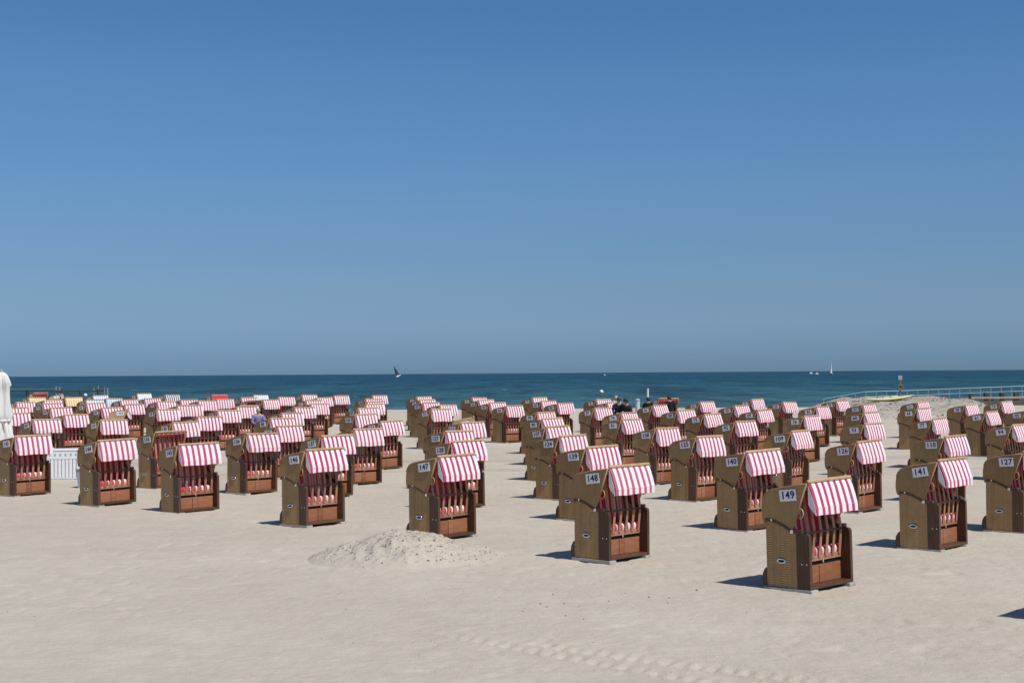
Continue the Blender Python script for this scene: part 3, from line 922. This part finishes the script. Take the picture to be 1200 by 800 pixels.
# ------------------------------------------------------------------ jetty in the water, left
M['oldwood'] = woody('tarred_wood', (0.045, 0.038, 0.030), (0.12, 0.10, 0.075), 0.85, (2, 2, 2))
M['greywood'] = woody('grey_wood', (0.27, 0.25, 0.22), (0.42, 0.40, 0.36), 0.85, (2, 2, 2))
jt = empty('bathing_jetty', (-95, 300, SEA))
tag(jt, 'long low wooden jetty standing in the water at the left', 'jetty')
link('deck', MB().box(-62, 8.9, -1.0, 1.0, .88, 1.08).mesh('deck', M['oldwood']), jt)
link('handrail', MB().box(-62, -1.0, -1.05, -.95, 1.34, 1.42).mesh('handrail', M['greywood']), jt)
for i in range(19):
    x = 8.0 - i * 3.75
    link('post', MB().tube([(x, -.9, -1.5), (x, -.9, 1.0 if i % 2 else 1.3)], .28, 6).mesh('post', M['oldwood']), jt)
for x, h in ((-.95, 1.95), (-.2, 1.95), (7.0, 1.9), (7.9, 2.05), (9.2, 1.95), (9.9, 1.6)):
    link('tall_post', MB().tube([(x, -.8, -1.5), (x, -.8, h)], .13, 6).mesh('tall_post', M['greywood']), jt)
link('ladder_frame', MB().box(6.9, 9.4, -.9, -.8, 1.7, 1.82).mesh('ladder_frame', M['oldwood']), jt)

# ------------------------------------------------------------------ pier with light blue railing, right
M['railblue'] = nmat('pale_blue_paint', (0.20, 0.33, 0.37), 0.5)
path = [(32.7, 150, -.95), (37.1, 150, -.20), (42, 150.5, -.10), (54, 151, .28), (75, 152, .55)]
pr = empty('sea_pier', (40, 150, 0))
tag(pr, 'pier with a pale blue railing running out behind the sand bank', 'pier')
def along(xq):
    for (a, b) in zip(path, path[1:]):
        if xq <= b[0]:
            t = (xq - a[0]) / (b[0] - a[0])
            return Vector([a[k] + (b[k] - a[k]) * t for k in range(3)])
    return Vector(path[-1])
mb = MB()
for a, b in zip(path, path[1:]):
    A = Vector(a); B = Vector(b)
    mb.add([A + Vector(v) - Vector((40, 150, 0)) for v in ((0, 0, -.12), (0, 0, 0), (0, 2.5, -.12), (0, 2.5, 0))] +
           [B + Vector(v) - Vector((40, 150, 0)) for v in ((0, 0, -.12), (0, 0, 0), (0, 2.5, -.12), (0, 2.5, 0))],
           [(0, 4, 5, 1), (2, 3, 7, 6), (1, 5, 7, 3), (0, 2, 6, 4), (0, 1, 3, 2), (4, 6, 7, 5)])
link('deck', mb.mesh('deck', M['greywood']), pr)
for hz, r in ((1.08, .065), (.56, .05)):
    link('handrail' if hz > 1 else 'mid_rail', MB().tube([Vector(p) + Vector((-40, -150, hz)) for p in path], r, 6).mesh('rail', M['railblue']), pr)
xq = 32.8
while xq < 74:
    p = along(xq) - Vector((40, 150, 0))
    link('rail_post', MB().box(p.x - .05, p.x + .05, p.y - .035, p.y + .035, p.z, p.z + 1.08).mesh('rail_post', M['railblue']), pr)
    xq += 1.12
for xq in (36, 41, 46, 51, 56, 62, 68):
    p = along(xq) - Vector((40, 150, 0))
    link('pile', MB().tube([(p.x, p.y + .4, -3), (p.x, p.y + .4, p.z - .1)], .16, 6).mesh('pile', M['oldwood']), pr)

gn = empty('timber_breakwater', (37, 111, 0))
tag(gn, 'row of thick dark timber posts joined by weathered beams right of the sand bank', 'breakwater')
for i, x in enumerate((35.76, 36.97, 38.18, 39.30, 40.30, 41.45, 42.6, 43.8)):
    zt = (1.26, 1.36, 1.34, 1.33, 1.34, 1.32, 1.3, 1.3)[i]
    w = (.13, .17, .16, .17, .16, .16, .16, .16)[i]
    link('post', MB().box(x - 37 - w, x - 37 + w, -.2, .2, -2.2, zt).mesh('post', M['oldwood'], bevel=.03), gn)
link('beam', MB().box(-1.3, 8, -.30, -.203, .86, 1.04).mesh('beam', M['greywood'], bevel=.02), gn)
link('beam', MB().box(-1.1, 8, .203, .30, .82, 1.0).mesh('beam', M['greywood'], bevel=.02), gn)
link('shadow_plank', MB().box(-.9, 8, -.26, -.204, .30, .74).mesh('shadow_plank', M['oldwood'], bevel=.02), gn)  # dark plank stands in for the shadowed void under the beams

sp = empty('sign_post', (40.2, 147.5, SEA))
tag(sp, 'pole in the water with a square grey sign and an orange lifebuoy', 'sign')
link('pole', MB().tube([(0, 0, -2), (0, 0, 3.6)], .07, 8).mesh('pole', M['railblue']), sp)
link('sign_board', MB().box(-.2, .2, -.10, -.07, 3.15, 3.6).mesh('sign_board', nmat('grey_board', (.42, .44, .46), .6)), sp)
ring = [(.26 * math.cos(t), -.12, 2.35 + .26 * math.sin(t)) for t in [k * math.pi / 8 for k in range(17)]]
link('lifebuoy', MB().tube(ring, .075, 6, cap=False).mesh('lifebuoy', nmat('faded_orange', (.26, .15, .11), .7), True), sp)
link('box', MB().box(-.13, .13, -.14, -.075, 2.68, 3.05).mesh('box', nmat('brown_box', (.22, .13, .09), .7)), sp)

# ------------------------------------------------------------------ yellow kayak on the bank
ky = empty('kayak', (22.35, 84.6, 0), R(3))
zk = gz_smooth(22.35, 84.6)
ky.location.z = zk - .03
ky.scale = (.93, .93, .8)
ky.rotation_euler = (0, R(-4), R(2))
tag(ky, 'yellow kayak lying on top of the sand bank in front of the railing', 'kayak')
mb = MB(); ns = 17; sg = 12
for i in range(ns):
    t = i / (ns - 1) * 2 - 1
    w = .34 * (1 - abs(t) ** 2.3) + .012; h = .15 * (1 - abs(t) ** 3) + .015
    zc = .16 + .16 * abs(t) ** 2.4
    for k in range(sg):
        a = 2 * math.pi * k / sg
        mb.v.append((t * 1.68, w * math.cos(a), zc + h * math.sin(a) * (.55 if math.sin(a) > 0 else 1)))
for i in range(ns - 1):
    for k in range(sg):
        mb.f.append((i * sg + k, i * sg + (k + 1) % sg, (i + 1) * sg + (k + 1) % sg, (i + 1) * sg + k))
mb.f += [tuple(range(sg)), tuple((ns - 1) * sg + k for k in range(sg))]
link('hull', mb.mesh('hull', nmat('yellow_hull', (.70, .69, .30), .45), True), ky)
link('seat', MB().prism([(-.17, .22), (.17, .22), (.15, .30), (-.15, .30)], -.35, .05).mesh('seat', nmat('seat_pad', (.55, .56, .50), .8), bevel=.02), ky)
link('bag', MB().box(.15, .62, -.14, .14, .22, .36).mesh('bag', nmat('pale_bag', (.60, .60, .50), .8), bevel=.05), ky)

# ------------------------------------------------------------------ boats and buoys
M['sailw'] = nmat('sail_white', (.80, .80, .78), .7)
M['saild'] = nmat('sail_dark', (.07, .085, .13), .8)
M['hullw'] = nmat('hull_white', (.78, .79, .80), .4)
def sailboat(loc, h, heel, mat, label, rz, two):
    t = empty('sailing_boat', loc, rz)
    t.rotation_euler = (0, R(heel), rz)
    mb = MB(); n = 9
    Lh = h * .72
    for i in range(n):
        u = i / (n - 1) * 2 - 1
        w = h * .10 * (1 - max(0, u) ** 2 * .97 - max(0, -u) ** 4 * .45)
        for k in range(6):
            a = math.pi + math.pi * k / 5
            mb.v.append((u * Lh / 2, w * math.cos(a), h * .062 + h * .07 * math.sin(a) * (1 - .35 * abs(u) ** 3)))
    for i in range(n - 1):
        for k in range(5):
            mb.f.append((i * 6 + k, i * 6 + k + 1, (i + 1) * 6 + k + 1, (i + 1) * 6 + k))
        mb.f.append((i * 6, (i + 1) * 6, (i + 1) * 6 + 5, i * 6 + 5))
    mb.f += [tuple(range(6)), tuple((n - 1) * 6 + k for k in range(6))]
    link('hull', mb.mesh('hull', M['hullw'], True), t)
    link('cabin', MB().box(-Lh * .12, Lh * .16, -h * .045, h * .045, h * .062, h * .10).mesh('cabin', M['hullw'], bevel=h * .01), t)
    link('mast', MB().tube([(Lh * .08, 0, h * .05), (Lh * .08, 0, h)], h * .008, 6).mesh('mast', M['saild']), t)
    def sail(pts, bel):
        mb = MB(); q = 7
        A, B, C = [Vector(p) for p in pts]
        for s in (0, 1):
            for i in range(q + 1):
                for j in range(q + 1):
                    v = i / q; u = j / q
                    p = A.lerp(C, v); e = B.lerp(C, v); w = p.lerp(e, u)
                    w.y += bel * math.sin(math.pi * u) * (1 - v) ** .5 + s * .03
                    mb.v.append(tuple(w))
        for s in (0, 1):
            o = s * (q + 1) ** 2
            for i in range(q):
                for j in range(q):
                    a = o + i * (q + 1) + j
                    mb.f.append((a, a + 1, a + q + 2, a + q + 1))
        return mb.mesh('sail', mat, True)
    link('mainsail', sail([(Lh * .07, 0, h * .14), (-Lh * .27, 0, h * .15), (Lh * .06, 0, h * .98)], h * .07), t)
    if two:
        link('jib', sail([(Lh * .34, 0, h * .08), (Lh * .10, 0, h * .13), (Lh * .09, 0, h * .86)], h * .05), t)
    tag(t, label, 'sailing boat')
    return t
sailboat((-153, 1900, SEA), 16, -24, M['saild'], 'small dark sailed boat heeling over on the horizon left of centre', R(35), True)
sailboat((415, 1850, SEA), 18.5, 5, M['sailw'], 'boat with a tall white sail on the horizon above the right side', R(66), True)
def motorboat(x, y, s, label):
    t = empty('motor_boat', (x, y, SEA), R(20))
    mb = MB().prism([(-.9 * s, .1), (.9 * s, .1), (1.1 * s, .9 * s), (-1.1 * s, .9 * s)], -2.6 * s, 2.0 * s)
    mb.add([(2.0 * s, -1.1 * s, .9 * s), (2.0 * s, 1.1 * s, .9 * s), (3.4 * s, 0, 1.1 * s), (2.0 * s, -.9 * s, .1), (2.0 * s, .9 * s, .1)], [(0, 1, 2), (0, 2, 3), (1, 4, 2), (3, 2, 4), (0, 3, 4, 1)])
    link('hull', mb.mesh('hull', M['hullw']), t)
    link('cabin', MB().box(-1.2 * s, .9 * s, -.7 * s, .7 * s, .92 * s, 1.9 * s).mesh('cabin', M['hullw'], bevel=.1 * s), t)
    tag(t, label, 'motor boat', 'small white boats near the horizon')
motorboat(420, 2000, 1.2, 'tiny white motor boat on the horizon, left of the white sailed boat')
motorboat(364, 1700, 1.0, 'tiny white motor boat just below the horizon, nearest the white sailed boat')
motorboat(130, 2000, .75, 'tiny white motor boat on the horizon, near the middle of the sea')
def buoy(x, y, r, label):
    t = empty('buoy', (x, y, SEA))
    b = MB().tube([(0, 0, -.1), (0, 0, r * .35), (0, 0, r * .9), (0, 0, r * 1.4), (0, 0, r * 1.7)], [r * .5, r * .95, r, r * .7, r * .1], 10)
    link('float', b.mesh('float', M['hullw'], True), t)
    link('top_ring', MB().tube([(0, 0, r * 1.68), (0, 0, r * 2.0)], r * .12, 6).mesh('top_ring', M['metal']), t)
    tag(t, label, 'buoy', 'white buoys on the water')
buoy(17.6, 281, .42, 'white round buoy on the water above the group of people')
buoy(-9.97, 181, .17, 'small white buoy on the water near the centre of the beach')
buoy(-85.8, 286, .36, 'white buoy beside the end of the left jetty')

# ------------------------------------------------------------------ people
def skin_mesh(name, verts, edges, radii, mat, root=0, sub=1):
    me = bpy.data.meshes.new(name)
    me.from_pydata(verts, edges, [])
    o = bpy.data.objects.new(name, me)
    COL.objects.link(o)
    md = o.modifiers.new('s', 'SKIN'); md.use_smooth_shade = True
    for i, r in enumerate(radii):
        sv = me.skin_vertices[0].data[i]
        sv.radius = r if isinstance(r, tuple) else (r, r)
        sv.use_root = (i == root)
    m2 = o.modifiers.new('d', 'SUBSURF'); m2.levels = sub; m2.render_levels = sub
    bpy.context.view_layer.update()
    em = bpy.data.meshes.new_from_object(o.evaluated_get(bpy.context.evaluated_depsgraph_get()))
    em.name = name
    em.materials.clear(); em.materials.append(mat)
    for p in em.polygons: p.use_smooth = True
    bpy.data.objects.remove(o)
    return em
M['skin'] = nmat('skin', (.50, .30, .21), .6)
def cloth(name, c):
    return nmat(name, c, .85, 0, .15)
def person(loc, yaw, height, top, legs, hair, label, lean=8, arms='down'):
    s = height / 1.75
    t = empty('person', loc, R(yaw))
    l = math.sin(R(lean))
    def f(x, y, z):
        if z > .95: y = y - (z - .95) * l
        return (x * s, y * s, z * s)
    # body, one continuous surface: pelvis, torso, neck, head, arms with hands, legs with feet
    hand = {'down': ((.27, -.04, 1.12), (.29, -.16, .90), (.29, -.20, .81)),
            'front': ((.27, -.10, 1.14), (.18, -.34, 1.10), (.12, -.42, 1.10))}[arms]
    V = [(0, 0, .95), (0, 0, 1.12), (0, .01, 1.32), (0, .01, 1.44), (0, 0, 1.52), (0, -.02, 1.60), (0, -.02, 1.69)]
    Rr = [(.15, .12), (.13, .10), (.16, .11), (.13, .09), .055, (.075, .09), (.065, .08)]
    E = [(i, i + 1) for i in range(6)]
    for sx in (-1, 1):
        b = len(V)
        V += [(sx * .20, .01, 1.42)] + [(sx * q[0], q[1], q[2]) for q in hand]
        Rr += [.06, .045, .035, .03]
        E += [(3, b), (b, b + 1), (b + 1, b + 2), (b + 2, b + 3)]
        for k, (fx, fz) in enumerate(((-.03, -.06), (-.01, -.085), (.01, -.085), (.03, -.07), (.045, -.03))):
            V.append((sx * hand[2][0] + fx, hand[2][1] - .01 - (0.05 if arms == 'front' else 0), hand[2][2] + (fz if arms == 'down' else fz * .3))); Rr.append(.010); E.append((b + 3, len(V) - 1))
        b = len(V)
        V += [(sx * .10, 0, .86), (sx * .11, -.02, .50), (sx * .11, .02, .09), (sx * .12, -.13, .035)]
        Rr += [.09, .06, .042, .035]
        E += [(0, b), (b, b + 1), (b + 1, b + 2), (b + 2, b + 3)]
    link('body', skin_mesh('body', [f(*v) for v in V], E, Rr, M['skin']), t)
    # shirt and trousers as slightly larger shells
    Vs = [(0, 0, .93), (0, 0, 1.12), (0, .01, 1.32), (0, .01, 1.45)]
    Rs = [(.175, .14), (.155, .125), (.185, .135), (.13, .10)]; Es = [(0, 1), (1, 2), (2, 3)]
    for sx in (-1, 1):
        b = len(Vs)
        Vs += [(sx * .20, .01, 1.42)] + [(sx * q[0], q[1], q[2]) for q in hand[:2]]
        Rs += [.075, .058, .046]; Es += [(3, b), (b, b + 1), (b + 1, b + 2)]
    link('shirt', skin_mesh('shirt', [f(*v) for v in Vs], Es, Rs, top), t)
    Vt = [(0, 0, .96)]; Rt = [(.17, .135)]; Et = []
    for sx in (-1, 1):
        b = len(Vt)
        Vt += [(sx * .10, 0, .84), (sx * .11, -.02, .50), (sx * .11, .02, .12)]
        Rt += [.105, .078, .062]; Et += [(0, b), (b, b + 1), (b + 1, b + 2)]
    link('trousers', skin_mesh('trousers', [f(*v) for v in Vt], Et, Rt, legs), t)
    hm = MB()
    for i in range(7):
        th = i / 6 * math.pi * .62
        for k in range(12):
            a = 2 * math.pi * k / 12
            rr = math.sin(th) + .02
            hm.v.append(f(.096 * rr * math.cos(a), -.005 + .112 * rr * math.sin(a) , 1.655 + .112 * math.cos(th) - (.03 if math.sin(a) > .3 and i > 4 else 0)))
    for i in range(6):
        for k in range(12):
            hm.f.append((i * 12 + k, i * 12 + (k + 1) % 12, (i + 1) * 12 + (k + 1) % 12, (i + 1) * 12 + k))
    link('hair', hm.mesh('hair', hair, True), t)
    fm = MB()
    fm.add([f(-.014, -.10, 1.62), f(.014, -.10, 1.62), f(0, -.135, 1.625), f(0, -.105, 1.665)], [(0, 1, 2), (0, 2, 3), (1, 3, 2), (0, 3, 1)])
    link('nose', fm.mesh('nose', M['skin']), t)
    tag(t, label, 'person')
    return t
HD = nmat('dark_hair', (.02, .015, .012), .6); HB2 = nmat('brown_hair', (.09, .055, .035), .6); HG = nmat('grey_hair', (.35, .34, .32), .6)
NAVY = cloth('navy_cloth_top', (.012, .018, .05)); WHI = cloth('white_trousers', (.70, .72, .76)); OLV = cloth('dark_olive_jacket', (.035, .042, .035))
GRY = cloth('grey_trousers', (.10, .10, .11)); PUR = cloth('purple_top', (.24, .21, .46)); BLK = cloth('black_top', (.015, .015, .018)); LGT = cloth('pale_shirt', (.60, .62, .66))
def gp(px, y): return (px, y, gz_smooth(px, y))
person(gp(4.56, 61.9), 20, 1.86, NAVY, WHI, HB2, 'person in a navy top and white trousers leaning forward by the striped awnings', 12, 'front')
person(gp(5.02, 61.7), -40, 1.80, OLV, GRY, HD, 'person with dark hair in a dark olive jacket beside the one in navy', 14, 'front')
person(gp(5.02, 69.0), 170, 1.74, LGT, GRY, HG, 'grey haired person standing behind the one in navy', 2)
person(gp(6.40, 67.2), 160, 1.70, BLK, GRY, HD, 'person with dark hair whose head shows just left of the thin white pole', 4)
person(gp(7.62, 68.6), 200, 1.72, BLK, LGT, HD, 'person in black standing before the open chair nearest the water', 10)
person(gp(-10.35, 57.9), 15, 1.62, PUR, LGT, HG, 'person in a purple top standing by the dark lined chair at the left', 10, 'front')
# white bin drum and pole beside them
dr = empty('white_drum', gp(5.98, 68.0))
tag(dr, 'pale cylindrical bin standing right of the group of people', 'bin')
link('body', MB().tube([(0, 0, 0), (0, 0, .1), (0, 0, 1.45), (0, 0, 1.50)], [.10, .11, .11, .10], 16).mesh('body', nmat('pale_tin', (.50, .55, .58), .5), True), dr)
link('lid', MB().tube([(0, 0, 1.501), (0, 0, 1.58), (0, 0, 1.62)], [.12, .12, .05], 16).mesh('lid', nmat('tin_lid', (.45, .49, .52), .5)), dr)
po = empty('white_pole', gp(6.53, 68.6))
tag(po, 'thin white pole rising above the chairs near the water', 'pole')
link('shaft', MB().tube([(0, 0, 0), (0, 0, 2.05)], .045, 8).mesh('shaft', M['hullw']), po)
link('cap', MB().tube([(0, 0, 2.051), (0, 0, 2.09)], .055, 8).mesh('cap', M['hullw']), po)
